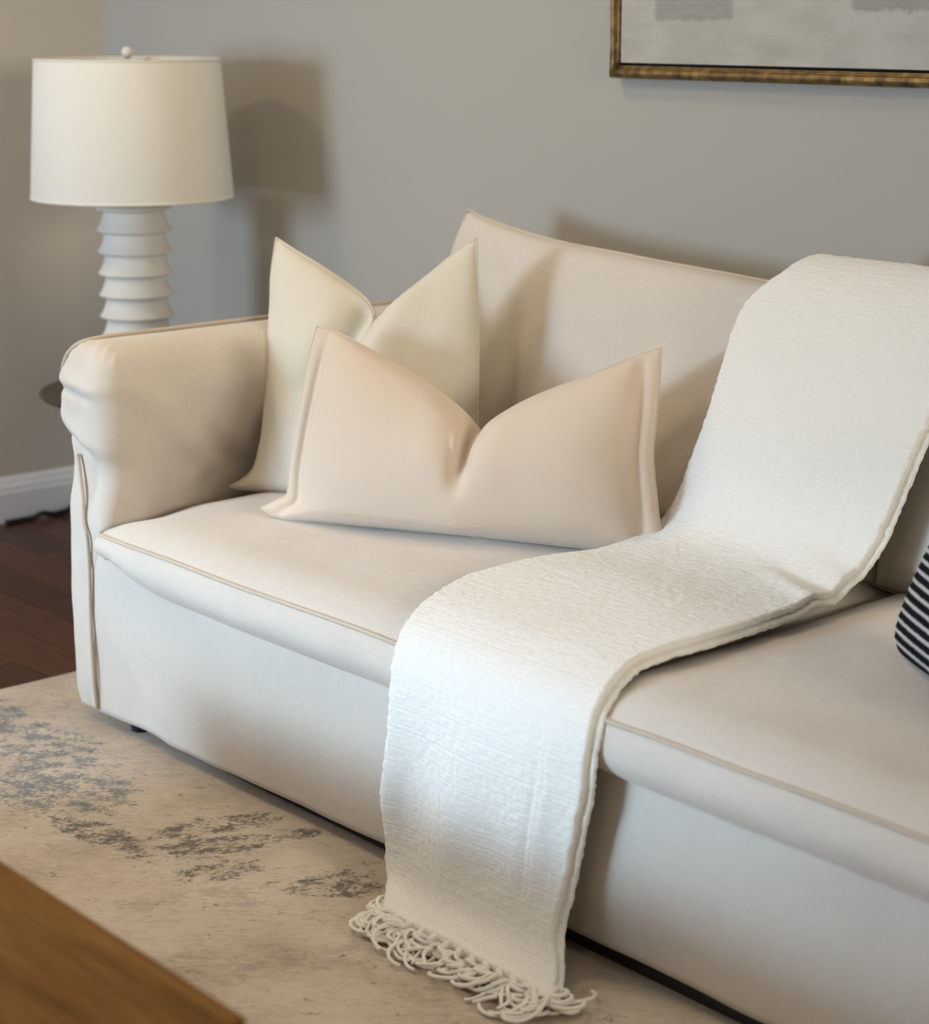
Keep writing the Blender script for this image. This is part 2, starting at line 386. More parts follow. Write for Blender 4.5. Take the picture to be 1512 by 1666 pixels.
# arm: horizontal slices from hem to rolled top
ARM = [  # z, x outer, x inner, y front, corner radius
    (0.042, -3.548, -3.466, 2.008, .010), (0.10, -3.556, -3.464, 2.004, .010), (0.22, -3.556, -3.460, 2.002, .012), (0.36, -3.553, -3.440, 2.001, .014),
    (0.43, -3.552, -3.408, 2.000, .020), (0.49, -3.556, -3.398, 2.002, .034), (0.535, -3.555, -3.394, 2.006, .042), (0.575, -3.550, -3.393, 2.004, .048), (0.62, -3.558, -3.382, 1.996, .052),
    (0.665, -3.570, -3.380, 1.991, .055), (0.71, -3.577, -3.381, 1.992, .055), (0.745, -3.576, -3.386, 1.997, .052), (0.775, -3.564, -3.397, 2.006, .046),
    (0.797, -3.543, -3.416, 2.018, .036), (0.809, -3.518, -3.440, 2.032, .022), (0.814, -3.495, -3.465, 2.046, .010)]
def arm_mesh(sgn=1, cx=0.0):
    A = catmull([(a[0], a[1], a[2], a[3], a[4]) for a in ARM], 6)
    nb, nc, nf = 46, 9, 16; v = []; nslice = 0
    for (z, xl, xr, yf, rr) in A:
        rr = max(min(rr, (xr - xl) * 0.49), 0.003); ring = []
        for k in range(nb): ring.append((xl, 3.03 + (yf + rr - 3.03) * k / nb))
        for k in range(nc): a = math.pi / 2 * k / nc; ring.append((xl + rr - rr * math.cos(a), yf + rr - rr * math.sin(a)))
        for k in range(nf): ring.append((xl + rr + (xr - xl - 2 * rr) * k / nf, yf))
        for k in range(nc): a = math.pi / 2 * k / nc; ring.append((xr - rr + rr * math.sin(a), yf + rr - rr * math.cos(a)))
        for k in range(nb + 1): ring.append((xr, yf + rr + (3.03 - yf - rr) * k / nb))
        nslice = len(ring); m = (xl + xr) / 2
        for (x, y) in ring:
            d = 0.004 * nz((x, y, z), 7, 2) + 0.003 * nz((x, y, z), 17, 5)
            front = sm(2.10, 2.03, y)
            # creases across the padded front of the arm
            d -= 0.010 * front * g(z - 0.712 + 0.10 * (x + 3.5), 0.008) * sm(-3.40, -3.47, x)
            d += 0.006 * front * g(z - 0.735 + 0.10 * (x + 3.5), 0.014)
            d -= 0.012 * front * g(z - 0.618 + 0.42 * (x + 3.52), 0.009) * sm(-3.43, -3.48, x)
            d += 0.008 * front * g(z - 0.650 + 0.42 * (x + 3.52), 0.018)
            d -= 0.006 * front * g(x + 3.45 - 0.2 * (z - .5), 0.012) * g(z - 0.53, 0.06)
            # gathers at the top front corner
            if z > 0.745: d += 0.004 * math.sin((x + y * 0.7) * 260) * g(y - 2.05, 0.035) * sm(0.745, 0.785, z)
            # diagonal pull on the inner face and the little pinch above the seat
            if x > m:
                x -= 0.050 * sm(2.06, 2.22, y) * sm(0.72, 0.50, z) * sm(0.05, 0.30, z)
                q = (z - 0.64) * 0.78 + (y - 2.17) * 0.62
                d += 0.014 * g(q, 0.024) * g(z - 0.60, 0.13) * sm(2.05, 2.12, y)
                q2 = (z - 0.60) * 0.88 + (y - 2.33) * 0.47
                d += 0.010 * g(q2, 0.025) * g(z - 0.60, 0.10)
                d -= 0.008 * g(q - 0.045, 0.02) * g(z - 0.58, 0.10) * sm(2.05, 2.12, y)
                d += 0.006 * nz((y * 1.0, z * 1.4, 0), 9, 21)
                d += 0.016 * g(y - 2.245, 0.014) * g(z - 0.512, 0.020) - 0.012 * g(y - 2.272, 0.012) * g(z - 0.505, 0.02)
            dx = (1 if x > m else -1) * (1 - front); dy = -front
            v.append(((x + dx * d) * 1.0, y + dy * d, z))
    n = nslice; f = grid_faces(n, len(A)); top = (len(A) - 1) * n
    for k in range(n // 2): 
        if k + 1 < n - 1 - k - 1 + 1: f.append((top + k, top + k + 1, top + n - 2 - k, top + n - 1 - k)) if k + 1 != n - 2 - k else f.append((top + k, top + k + 1, top + n - 1 - k))
    f.append(tuple([j * n for j in range(len(A))] + [j * n + n - 1 for j in range(len(A) - 1, -1, -1)]))
    f.append(tuple(range(n - 1, -1, -1)))
    if sgn < 0: v = [(2 * cx - x, y, z) for (x, y, z) in v]
    return v, f
def arm_pipes(sgn, cx):
    top = [(-3.560, 2.022, .700), (-3.572, 2.018, .735), (-3.562, 2.022, .772), (-3.540, 2.030, .797), (-3.512, 2.045, .812), (-3.500, 2.10, .8175), (-3.498, 2.25, .8185), (-3.498, 2.5, .819), (-3.498, 3.0, .819)]
    front = [(-3.490, 1.998, .588), (-3.484, 1.997, .56), (-3.473, 1.996, .50), (-3.470, 1.994, .45), (-3.458, 1.992, .42), (-3.458, 1.994, .36), (-3.464, 1.995, .25), (-3.472, 2.000, .12), (-3.476, 2.006, .046)]
    out = [catmull(top, 8), catmull(front, 8)]
    if sgn < 0: out = [np.array([(2 * cx - p[0], p[1], p[2]) for p in q]) for q in out]
    return out
for sgn in (1, -1):
    v, f = arm_mesh(sgn, -2.08)
    a = fix_normals(mesh_obj('arm', v, f, M['sofa'], sofa))
    for path in arm_pipes(sgn, -2.08): tube('piping', path, 0.0042, M['pipe'], a, 8)
# back frame
bf = box_obj('back_frame', (-3.47, 2.93, 0.38), (-0.69, 3.06, 0.775), M['sofa'], sofa, .03, 4)
# black box added to stand in for the shade under the hem
box_obj('hem_shade_box', (-3.28, 2.052, 0.0115), (-0.88, 3.0, 0.06), M['black'], sofa, .004)
# feet
for (x, y) in [(-3.39, 2.06), (-0.77, 2.06), (-3.39, 2.95), (-0.77, 2.95)]:
    lathe('foot', [(0.020, 0.0105 if y < 2.6 else 0.0), (0.022, 0.014), (0.027, 0.055)], (x, y), M['black'], sofa, 24)
# seat cushions: top panel, piped seam, rounded boxing
def rrect(x0, x1, y0, y1, rf, rb, n=14, rl=None):
    rl = rf if rl is None else rl
    pts = []
    for (cx, cy, r, a0) in [(x1 - rf, y0 + rf, rf, -90), (x1 - rb, y1 - rb, rb, 0), (x0 + rb, y1 - rb, rb, 90), (x0 + rl, y0 + rl, rl, 180)]:
        for k in range(n + 1):
            a = R(a0 + 90 * k / n); pts.append((cx + r * math.cos(a), cy + r * math.sin(a)))
    return resample(pts + [pts[0]], 261)[:-1]
def seat_cushion(x0, x1, seed, rl=0.10):
    out = rrect(x0, x1, 1.975, 2.86, 0.10, 0.02, rl=rl); n = len(out)
    if x0 < -3:
        for p in out: p[0] -= 0.048 * sm(2.06, 2.22, p[1]) * sm(x0 + 0.3, x0, p[0])      # widens behind the arm front
    c = np.array([(x0 + x1) / 2, 2.42]); v = []; rings = 26; f = []
    def zseam(p): return 0.442 + 0.004 * nz((p[0], p[1], 0), 4, seed)
    def top(p, r):
        de = 1 - r
        h = 0.038 * (1 - (1 - min(de / 0.22, 1)) ** 2.4)
        return h + 0.0035 * nz((p[0], p[1], 0), 5, seed) * min(1, de * 6) + 0.002 * nz((p[0], p[1], 0), 14, seed) * min(1, de * 8)
    for k in range(rings):
        r = 0.02 + 0.98 * (k / (rings - 1)) ** 0.8
        for p in out:
            q = c + (p - c) * r
            v.append((q[0], q[1], zseam(p) * r ** 3 + 0.442 * (1 - r ** 3) + top(q, r)))
    f += grid_faces(n, rings, cu=True); f.append(tuple(range(n - 1, -1, -1)))
    off = len(v); nb = 12
    for k in range(1, nb + 1):
        a = k / nb
        for i, p in enumerate(out):
            nx = out[(i + 1) % n] - out[i - 1]; nn = np.array([nx[1], -nx[0]]); nn /= np.linalg.norm(nn)
            fr = sm(-0.2, -0.9, nn[1])
            hgt = 0.094 - 0.040 * g(p[0] - (x0 + 0.02), 0.10) * (1 if x0 < -3 else 0.2)
            bul = 0.014 * math.sin(math.pi * min(a * 1.05, 1)) ** 0.8 - 0.022 * a ** 5
            bul *= 0.25 + 0.75 * fr
            bul += 0.0025 * nz((p[0], p[1], a * .1), 22, seed) * math.sin(math.pi * a)
            q = p + nn * bul
            v.append((q[0], q[1], zseam(p) - a * hgt))
    f += grid_faces(n, nb + 1, off - n, cu=True)
    f.append(tuple(range(off + (nb - 1) * n, off + nb * n)))
    o = fix_normals(mesh_obj('seat_cushion', v, f, M['sofa'], sofa))
    tube('piping', [(p[0], p[1] - 0.000, zseam(p) + 0.0008) for p in out], 0.0042, M['pipe'], o, 8, closed=True)
    return o
seat_cushion(-3.392, -2.082, 1.0, 0.012)
seat_cushion(-2.078, -0.748, 6.0)

# ------------------------------------------------------------------ pillows (two sewn sheets over a curved outline)
def coons(L, Rr, B, T, nu, nv):
    L = resample(L, nv); Rr = resample(Rr, nv)
    B = resample(B, nu); T = resample(T, nu); out = np.zeros((nv, nu, 2))
    for j in range(nv):
        v = j / (nv - 1)
        for i in range(nu):
            u = i / (nu - 1)
            out[j, i] = (1 - u) * L[j] + u * Rr[j] + (1 - v) * B[i] + v * T[i] - ((1 - u) * (1 - v) * L[0] + u * (1 - v) * Rr[0] + (1 - u) * v * L[-1] + u * v * Rr[-1])
    return out
def pillow(name, frame, curves, thick, mat_, parent=None, nu=90, nv=70, uvscale=True):
    """frame = origin, along, up, front normal; thick(u, v, p) -> (front, back)"""
    o, e, up, n = [np.array(q, float) for q in frame]
    P = coons(*curves, nu, nv); v = []; f = []; uvs = []
    idx = {}
    for s in (0, 1):
        for j in range(nv):
            for i in range(nu):
                edge = i in (0, nu - 1) or j in (0, nv - 1)
                if s == 1 and edge: idx[(1, j, i)] = idx[(0, j, i)]; continue
                u, w_ = i / (nu - 1), j / (nv - 1); p = P[j, i]
                fr, bk = thick(u, w_, p); h = fr if s == 0 else -bk
                q = o + e * p[0] + up * p[1] + n * h
                idx[(s, j, i)] = len(v); v.append(tuple(q)); uvs.append((p[0], p[1]))
        for j in range(nv - 1):
            for i in range(nu - 1):
                a, b_, c, d = idx[(s, j, i)], idx[(s, j, i + 1)], idx[(s, j + 1, i + 1)], idx[(s, j + 1, i)]
                f.append((a, b_, c, d) if s == 0 else (d, c, b_, a))
    ob = mesh_obj(name, v, f, mat_, parent, uv=uvs)
    rim = [idx[(0, 0, i)] for i in range(nu)] + [idx[(0, j, nu - 1)] for j in range(1, nv)] + [idx[(0, nv - 1, i)] for i in range(nu - 2, -1, -1)] + [idx[(0, j, 0)] for j in range(nv - 2, 0, -1)]
    return ob, [v[k] for k in rim]
def pframe(o, ang, lean):
    a, l = R(ang), R(lean); e = np.array([math.cos(a), math.sin(a), 0]); h = np.array([math.sin(a), -math.cos(a), 0])
    up = np.array([0, 0, 1]) * math.cos(l) - h * math.sin(l); return (np.array(o), e, up, np.cross(e, up))
def puff(u, a): return max(4 * u * (1 - u), 0) ** a

# back cushions
def back_cushion(ox, seed, wdt):
    fr = pframe((ox, 2.80, 0.462), 0, 9)
    s = wdt / 1.19
    Lc = catmull([(-0.075 * s, 0.002), (-0.060, 0.10), (-0.052, 0.28), (-0.050, 0.42), (-0.042, 0.50), (-0.013, 0.581)], 10)
    Rc = catmull([(1.205 * s, 0.002), (1.20 * s, 0.10), (1.195 * s, 0.28), (1.19 * s, 0.42), (1.18 * s, 0.50), (1.155 * s, 0.565)], 10)
    Tc = catmull([(-0.013, 0.581), (0.045, 0.566), (0.167, 0.547), (0.311, 0.533), (0.446, 0.527), (0.60, 0.519), (0.75, 0.513), (0.87, 0.508), (0.98 * s, 0.512), (1.08 * s, 0.53), (1.155 * s, 0.565)], 10)
    Bc = catmull([(-0.075 * s, 0.002), (0.0, -0.004), (0.3, -0.006), (0.9, -0.006), (1.13 * s, -0.004), (1.205 * s, 0.002)], 10)
    def th(u, v, p):
        t_ = 0.118 * puff(u, 0.42) * (max(1 - v, 0) ** 0.34) * (min(v * 9, 1) ** 0.5) * 1.08
        t_ += (0.004 * nz((p[0], p[1], 0), 5, seed) + 0.0025 * nz((p[0], p[1], 0), 13, seed)) * min(1, puff(u, 1) * 3) * min(1, puff(v, 1) * 3)
        return t_, 0.09 * puff(u, .5) * puff(v, .5)
    o, rim = pillow('back_cushion', fr, (Lc, Rc, Bc, Tc), th, M['sofa'], sofa, 110, 70)
    tube('piping', rim, 0.0035, M['pipe'], o, 6, closed=True)
back_cushion(-3.30, 2.0, 1.19)
back_cushion(-2.03, 8.0, 1.24)

# cream square pillow in the corner of the arm, chopped at the top
fr = pframe((-3.36, 2.36, .482), 22, 16)
Lc = catmull([(-0.085, -0.004), (-0.053, 0.015), (-0.030, 0.04), (-0.022, 0.083), (-0.020, 0.129), (-0.024, 0.207), (-0.031, 0.285), (-0.040, 0.389), (-0.047, 0.454), (-0.046, 0.53)], 8)
Rc = catmull([(0.53, 0.004), (0.505, 0.05), (0.488, 0.12), (0.476, 0.2), (0.464, 0.298), (0.45, 0.396), (0.436, 0.482), (0.424, 0.553)], 8)
Tc = np.vstack([catmull([(-0.046, 0.53), (0.004, 0.506), (0.068, 0.478), (0.147, 0.440), (0.195, 0.410), (0.214, 0.385)], 10),
                catmull([(0.216, 0.372), (0.235, 0.385), (0.256, 0.402), (0.305, 0.451), (0.355, 0.498), (0.398, 0.536), (0.424, 0.553)], 10)])
Bc = catmull([(-0.085, -0.004), (-0.05, -0.006), (0.0, -0.004), (0.2, 0.0), (0.45, 0.0), (0.53, 0.004)], 10)
def th_cream(u, v, p):
    t_ = 0.085 * puff(u, 0.55) * puff(v, 0.5)
    # overlap of the two wings: the right one swells over the crease
    xc = 0.212 - 0.40 * max(0.38 - p[1], 0); d = p[0] - xc; k = sm(0.16, 0.34, p[1])
    t_ *= 1 - 0.72 * k * g(d, 0.035)
    t_ += k * (0.030 * g(d - 0.075, 0.055) - 0.020 * g(d + 0.03, 0.04)) * min(1, puff(v, 1) * 4)
    t_ += (0.004 * nz((p[0], p[1], 0), 8, 4) + 0.002 * nz((p[0], p[1], 0), 22, 4)) * min(1, puff(u, 1) * 3) * min(1, puff(v, 1) * 3)
    return t_, 0.085 * puff(u, 0.55) * puff(v, 0.5) * (1 - .5 * k * g(d, .05))
pc, rim = pillow('square_pillow', fr, (Lc, Rc, Bc, Tc), th_cream, M['cream'])
tag(pc, 'cream square pillow with a deep chop in its top, leaning in the sofa corner', 'pillow')
tube('seam', rim, 0.0022, M['cream'], pc, 6, closed=True)

# blush lumbar pillow with stitched flanges
fr = pframe((-3.10, 2.255, .482), 27, 13)
Lc = catmull([(-0.080, 0.016), (-0.047, 0.034), (-0.024, 0.05), (-0.023, 0.097), (-0.019, 0.146), (-0.013, 0.207), (-0.006, 0.268), (0.001, 0.33), (0.010, 0.383)], 8)
Rc = catmull([(0.752, 0.006), (0.742, 0.05), (0.732, 0.10), (0.722, 0.15), (0.716, 0.193), (0.716, 0.261), (0.716, 0.329), (0.714, 0.384)], 8)
Tc = np.vstack([catmull([(0.010, 0.383), (0.050, 0.375), (0.098, 0.358), (0.153, 0.334), (0.207, 0.311), (0.261, 0.285), (0.315, 0.253), (0.352, 0.225), (0.372, 0.205)], 10),
                catmull([(0.377, 0.203), (0.395, 0.224), (0.428, 0.249), (0.463, 0.271), (0.51, 0.294), (0.569, 0.319), (0.626, 0.346), (0.672, 0.368), (0.714, 0.384)], 10)])
Bc = catmull([(-0.080, 0.016), (-0.044, 0.002), (-0.003, -0.001), (0.104, 0.001), (0.312, 0.003), (0.512, 0.003), (0.70, 0.002), (0.752, 0.006)], 10)
def th_blush(u, v, p):
    W_ = 0.73; fl_ = 0.034
    def side(x): 
        return 0.018 * (1 - math.exp(-x / 0.006)) + 0.080 * (1 - math.exp(-max(x - fl_ * .8, 0) / 0.055)) - 0.009 * g(x - fl_, 0.010)
    b_ = min(side(u * W_), side((1 - u) * W_))
    t_ = b_ * puff(v, 0.5) + 0.002 * puff(v, .4)
    xc = 0.374 - 0.05 * max(0.2 - p[1], 0); d = p[0] - xc; k = sm(0.05, 0.19, p[1])
    t_ *= 1 - 0.50 * k * g(d, 0.018)
    t_ += k * 0.010 * (g(d - 0.06, 0.045) + g(d + 0.06, 0.045)) * min(1, puff(v, 1) * 3)
    # small pinch folds at the chop
    t_ += 0.011 * (g(d + 0.017 + 0.3 * (p[1] - .17), 0.006) + 0.9 * g(d - 0.006, 0.006)) * g(p[1] - 0.172, 0.024)
    t_ += (0.003 * nz((p[0], p[1], 0), 7, 11) + 0.0012 * nz((p[0], p[1], 0), 20, 11)) * min(1, puff(u, 1) * 3) * min(1, puff(v, 1) * 3)
    return t_, 0.055 * puff(u, 0.5) * puff(v, 0.5) * (1 - .5 * k * g(d, .05))
pl, rim = pillow('lumbar_pillow', fr, (Lc, Rc, Bc, Tc), th_blush, M['blush'], nu=230, nv=90)
tag(pl, 'blush beige lumbar pillow with a pinched top, in front of the cream pillow', 'pillow')
tube('seam', rim, 0.0016, M['blush'], pl, 6, closed=True)

# black and white striped knitted pillow at the right of the photograph
M['stripe'] = mat('striped_knit', (0.5, 0.5, 0.5), 0.95, 0.03); t = NT(M['stripe'])
sep = t.n('ShaderNodeSeparateXYZ'); t.l(t.coord('UV'), sep.inputs[0])
wob = t.noise(t.coord('UV'), 140, 2); ph = t.math('ADD', sep.outputs[1], t.math('MULTIPLY', wob, 0.004))
sn = t.math('SINE', t.math('MULTIPLY', ph, 2 * math.pi / 0.0165))
knit = t.math('SINE', t.math('MULTIPLY', sep.outputs[0], 2 * math.pi / 0.009))
sn2 = t.math('ADD', sn, t.math('MULTIPLY', knit, 0.28))
t.l(t.ramp(t.math('ADD', t.math('MULTIPLY', sn2, 0.5), 0.5), [(0.66, (0.010, 0.010, 0.012)), (0.80, (0.50, 0.49, 0.47))]), t.b.inputs['Base Color'])
t.bump(t.math('ADD', sn, t.math('MULTIPLY', knit, 0.5)), 0.5, 0.004)
fr = pframe((-1.812, 2.468, .484), -31, 26)
Lc = catmull([(0.022, 0.012), (0.008, 0.04), (0.010, 0.12), (0.014, 0.22), (0.010, 0.33), (0.012, 0.418)], 8)
Rc = Lc.copy(); Rc[:, 0] = 0.48 - Rc[:, 0]
Bc = catmull([(0.022, 0.012), (0.06, 0.002), (0.24, 0.006), (0.42, 0.002), (0.458, 0.012)], 10); Tc = Bc.copy(); Tc[:, 1] = 0.43 - Tc[:, 1]
Tc[0] = Lc[-1]; Tc[-1] = Rc[-1]
def th_str(u, v, p):
    t_ = 0.090 * puff(u, 0.40) * puff(v, 0.36) + 0.0008 * math.sin(p[1] * 2 * math.pi / 0.0165) * min(1, puff(u, 1) * 6)
    return t_, t_ * 0.85
ps, rim = pillow('striped_pillow', fr, (Lc, Rc, Bc, Tc), th_str, M['stripe'], nu=70, nv=150)
tag(ps, 'black and white striped knitted pillow on the right seat cushion', 'pillow')

# ------------------------------------------------------------------ throw blanket
M['throw'] = mat('woven_throw', (0.86, 0.835, 0.765), 0.95, 0.08, sheen=0.35); t = NT(M['throw'])
sep = t.n('ShaderNodeSeparateXYZ'); t.l(t.coord('UV'), sep.inputs[0]); U, V = sep.outputs[0], sep.outputs[1]
wn1 = t.noise(t.coord('UV', (1, 2.2, 1)), 120, 3, 0.6); wn2 = t.noise(t.coord('UV'), 26, 3)
rib = t.math('SINE', t.math('ADD', t.math('MULTIPLY', V, 2 * math.pi / 0.0085), t.math('MULTIPLY', wn2, 5)))
colm = t.math('SINE', t.math('ADD', t.math('MULTIPLY', U, 2 * math.pi / 0.0105), t.math('MULTIPLY', wn2, 3)))
pane_u = t.math('POWER', t.math('ABSOLUTE', t.math('COSINE', t.math('MULTIPLY', U, math.pi / 0.040))), 40)
pane_v = t.math('POWER', t.math('ABSOLUTE', t.math('COSINE', t.math('MULTIPLY', V, math.pi / 0.036))), 40)
hh = t.math('ADD', t.math('ADD', t.math('MULTIPLY', rib, 0.10), t.math('MULTIPLY', colm, 0.07)), t.math('MULTIPLY', wn1, 1.1))
hh = t.math('SUBTRACT', hh, t.math('MULTIPLY', t.math('MAXIMUM', pane_u, pane_v), 0.4))
t.l(t.ramp(wn1, [(0.25, (0.78, 0.75, 0.68)), (0.65, (0.85, 0.825, 0.76))]), t.b.inputs['Base Color'])
t.bump(hh, 0.42, 0.003)
PROF = [(2.985, .86), (2.972, .93), (2.945, .99), (2.89, 1.012), (2.83, .985), (2.77, .9), (2.725, .78), (2.70, .68), (2.67, .58), (2.61, .519), (2.5, .503), (2.3, .505), (2.1, .498), (2.02, .482), (1.968, .45), (1.945, .39), (1.942, .3), (1.950, .2), (1.955, .12), (1.938, .055), (1.895, .030), (1.872, .026)]
prof = catmull(PROF, 14); ds = np.r_[0, np.cumsum(np.linalg.norm(np.diff(prof, axis=0), axis=1))]
LE = [(2.985, .86, -2.34), (2.89, 1.012, -2.335), (2.835, .987, -2.352), (2.805, .950, -2.396), (2.782, .917, -2.411), (2.739, .818, -2.414), (2.712, .729, -2.424), (2.683, .625, -2.447), (2.636, .543, -2.458), (2.557, .508, -2.471), (2.445, .503, -2.475),
      (2.315, .505, -2.491), (2.175, .502, -2.492), (2.03, .484, -2.442), (1.962, .441, -2.411), (1.945, .384, -2.403), (1.943, .297, -2.409), (1.953, .177, -2.437), (1.946, .072, -2.425), (1.895, .03, -2.372), (1.872, .026, -2.345)]
RE = [(2.985, .86, -1.96), (2.88, 1.01, -1.955), (2.731, .796, -1.955), (2.703, .691, -1.980), (2.674, .595, -2.006), (2.628, .535, -2.022), (2.456, .503, -2.006), (2.227, .503, -1.992), (2.087, .495, -2.006), (1.992, .465, -1.975), (1.955, .42, -1.962), (1.942, .324, -1.969),
      (1.950, .21, -2.009), (1.953, .109, -2.037), (1.943, .072, -2.035), (1.919, .042, -1.995), (1.872, .026, -1.955)]
def edge_fn(E_):
    s_ = []; x_ = []
    for (y, z, x) in E_:
        k = int(np.argmin((prof[:, 0] - y) ** 2 + (prof[:, 1] - z) ** 2)); s_.append(ds[k]); x_.append(x)
    return lambda s: float(np.interp(s, s_, x_))
xl_f, xr_f = edge_fn(LE), edge_fn(RE)
NS = 420; ss = np.linspace(0, ds[-1], NS)
py, pz = np.interp(ss, ds, prof[:, 0]), np.interp(ss, ds, prof[:, 1])
ker = np.ones(9) / 9
def smooth1(a): return np.convolve(np.r_[[a[0]] * 4, a, [a[-1]] * 4], ker, 'valid')
xls = smooth1(smooth1(np.array([xl_f(s) for s in ss]))); xrs = smooth1(smooth1(np.array([xr_f(s) for s in ss])))
ty, tz = np.gradient(py), np.gradient(pz); tl = np.hypot(ty, tz); ty /= tl; tz /= tl
ny_, nz_ = tz * 1.0, -ty * 1.0               # outward: forward and up (path runs from the wall towards the floor)
# closed cross section: upper layer, fold on the left, lower layer reaching further out on the right
H = 0.012; NT_ = 96; sec = []
for k in range(NT_): sec.append((1 - k / (NT_ - 1), H, 0))                      # upper layer right -> left
for k in range(1, 10): a = math.pi * k / 10; sec.append((0, H * math.cos(a), -H * math.sin(a)))
for k in range(0, NT_, 3): sec.append((k / (NT_ - 1), -H, 0))
for (dx, h) in [(0.006, -H), (0.011, -0.010), (0.014, -0.006), (0.0125, -0.0022), (0.008, -0.0008), (-0.002, -0.0002), (0.002, 0.001), (0.004, 0.005), (0.003, 0.009)]: sec.append((1, h, dx))
v = []; uvs = []; nsec = len(sec)
for i in range(NS):
    wdt = xrs[i] - xls[i]
    for (a, h, dx) in sec:
        x = xls[i] + a * wdt + dx; s = ss[i]
        wave = 0.0
        hang = sm(1.45, 1.80, s)
        wave += hang * 0.010 * math.sin(a * 7.5 + 0.6 + s * 2) * sm(0, .1, a) + hang * 0.006 * math.sin(a * 15 + 2)
        wave += 0.004 * nz((x, s, 0), 6, 3)
        # pinched folds where it turns from the back onto the seat, at the right edge
        wave += 0.007 * g((s - 0.80) - 0.16 * (a - 1), 0.026) * sm(0.45, 0.95, a) - 0.004 * g((s - 0.845) - 0.12 * (a - 1), 0.016) * sm(0.5, 0.9, a)
        wave += 0.006 * g((s - 0.90) - 0.2 * (a - 1), 0.022) * sm(0.5, 0.95, a)
        # long soft fold lines down the hanging part
        wave -= 0.003 * g(a - 0.80 - 0.05 * (s - 1.6), 0.012) * sm(1.42, 1.6, s) - 0.002 * g(a - 0.86 - 0.05 * (s - 1.6), 0.02) * sm(1.42, 1.6, s)
        fz = 0.0018 * nz((x, s * 1.0, h * 3), 120, 1) + 0.0012 * nz((x, s, h * 3), 240, 2)
        edge = 0.0035 * nz((s, a * 0.1, h), 95, 7) * (1 if (a < 0.005 or a > 0.995) else 0)
        wave *= 1 - 0.85 * sm(1.70, 1.86, s)
        hh_ = h + wave + fz * (1 if h > 0 else -1)
        if s > 1.86: hh_ *= 1.0
        v.append((x + edge, py[i] - 0 + ny_[i] * hh_ * -1 if False else py[i] + (-(-tz[i])) * hh_ * 1.0, pz[i] + (-ty[i]) * hh_)); uvs.append((x + 3, s))
f = grid_faces(nsec, NS, cu=True); f.append(tuple(range(nsec - 1, -1, -1))); f.append(tuple(range((NS - 1) * nsec, NS * nsec)))
throw = fix_normals(mesh_obj('throw_blanket', v, f, M['throw'], uv=uvs))
tag(throw, 'folded ivory woven throw with knotted fringe draped over the sofa back, seat and front', 'blanket')
# fringe: knotted tassels of looped yarn, lying on the rug
M['yarn'] = linen('fringe_yarn', (0.82, 0.785, 0.70), 0.08, 300, 0.2, 0.4)
rnd = random.Random(12)
NTAS = 13
for k in range(NTAS):
    a = (k + 0.5) / NTAS; x0 = xls[-1] + a * (xrs[-1] - xls[-1]); y0, z0 = 1.870, 0.027
    sw = -0.75 + 1.5 * a + rnd.uniform(-.25, .25)          # outer tassels splay sideways
    if k == 0: sw = -3.0
    if k == 1: sw = -1.6
    if k == NTAS - 1: sw = 3.2
    if k == NTAS - 2: sw = 1.5
    far = 1.35 if k in (0, 1, NTAS - 2, NTAS - 1) else 1.0
    dirv = Vector((sw, -1.0, 0)).normalized(); sd = Vector((-dirv.y, dirv.x, 0))
    V_, F_ = [], []
    # knot
    kn = [Vector((x0, y0, z0)) + dirv * (0.006 + 0.010 * math.cos(q)) + Vector((0, 0, 0.008 * math.sin(q))) + sd * (0.004 * math.sin(2 * q)) for q in np.linspace(0, 2 * math.pi * 1.6, 22)]
    vv, ff = tube_data(kn, 0.0052, 7); V_ += vv; F_ += ff
    for sidx in range(12):
        Ls = rnd.uniform(0.06, 0.12) * far; spread = rnd.uniform(-0.5, 0.5); curl = rnd.choice((-1, 1)) * rnd.uniform(20, 105)
        ang = 0.0; p = Vector((x0, y0, z0)) + dirv * 0.012 + sd * rnd.uniform(-.004, .004); path = [Vector((x0, y0 + .006, z0)), p.copy()]
        d0 = math.atan2(dirv.y, dirv.x) + spread; nstep = 22; st = Ls / nstep; zph = rnd.uniform(0, 6)
        lay = rnd.uniform(0.0, 0.022)
        for q in range(nstep):
            tq = q / nstep
            d0 += curl * st * (0.35 + 1.2 * tq) + rnd.uniform(-.10, .10)
            zt = 0.0145 + lay * (1 - tq) + 0.006 * (1 + math.sin(zph + tq * 7)) * (0.35 + 0.65 * (1 - tq))
            p = p + Vector((math.cos(d0) * st, math.sin(d0) * st, 0)); p.z += (zt - p.z) * 0.35
            p.y = min(p.y, 1.955)
            path.append(p.copy())
        vv, ff = tube_data(path, lambda q_: 0.0038 - 0.0008 * q_, 6); o0 = len(V_); V_ += vv; F_ += [tuple(o0 + i_ for i_ in fc) for fc in ff]
    mesh_obj('tassel', V_, F_, M['yarn'], throw)

# ------------------------------------------------------------------ lamp and side table
LX, LY, TZ = -4.38, 2.70, 0.50
st_ = tag(empty('side_table', (-4.44, 2.76, 0)), 'dark brown round side table behind the sofa arm', 'table')
lathe('table_top', [(0.02, TZ - .045), (0.17, TZ - .045), (0.245, TZ - .030), (0.274, TZ - .017), (0.281, TZ - .009), (0.278, TZ - .002), (0.270, TZ), (0.02, TZ)], (-4.44, 2.76), M['darkwood'], st_, 80)
lathe('pedestal', [(0.05, 0.028), (0.045, 0.06), (0.035, 0.12), (0.032, 0.30), (0.045, 0.42), (0.07, TZ - .045)], (-4.44, 2.76), M['darkwood'], st_, 40)
lathe('table_base', [(0.19, 0.0), (0.195, 0.006), (0.19, 0.018), (0.06, 0.030)], (-4.44, 2.76), M['darkwood'], st_, 64)

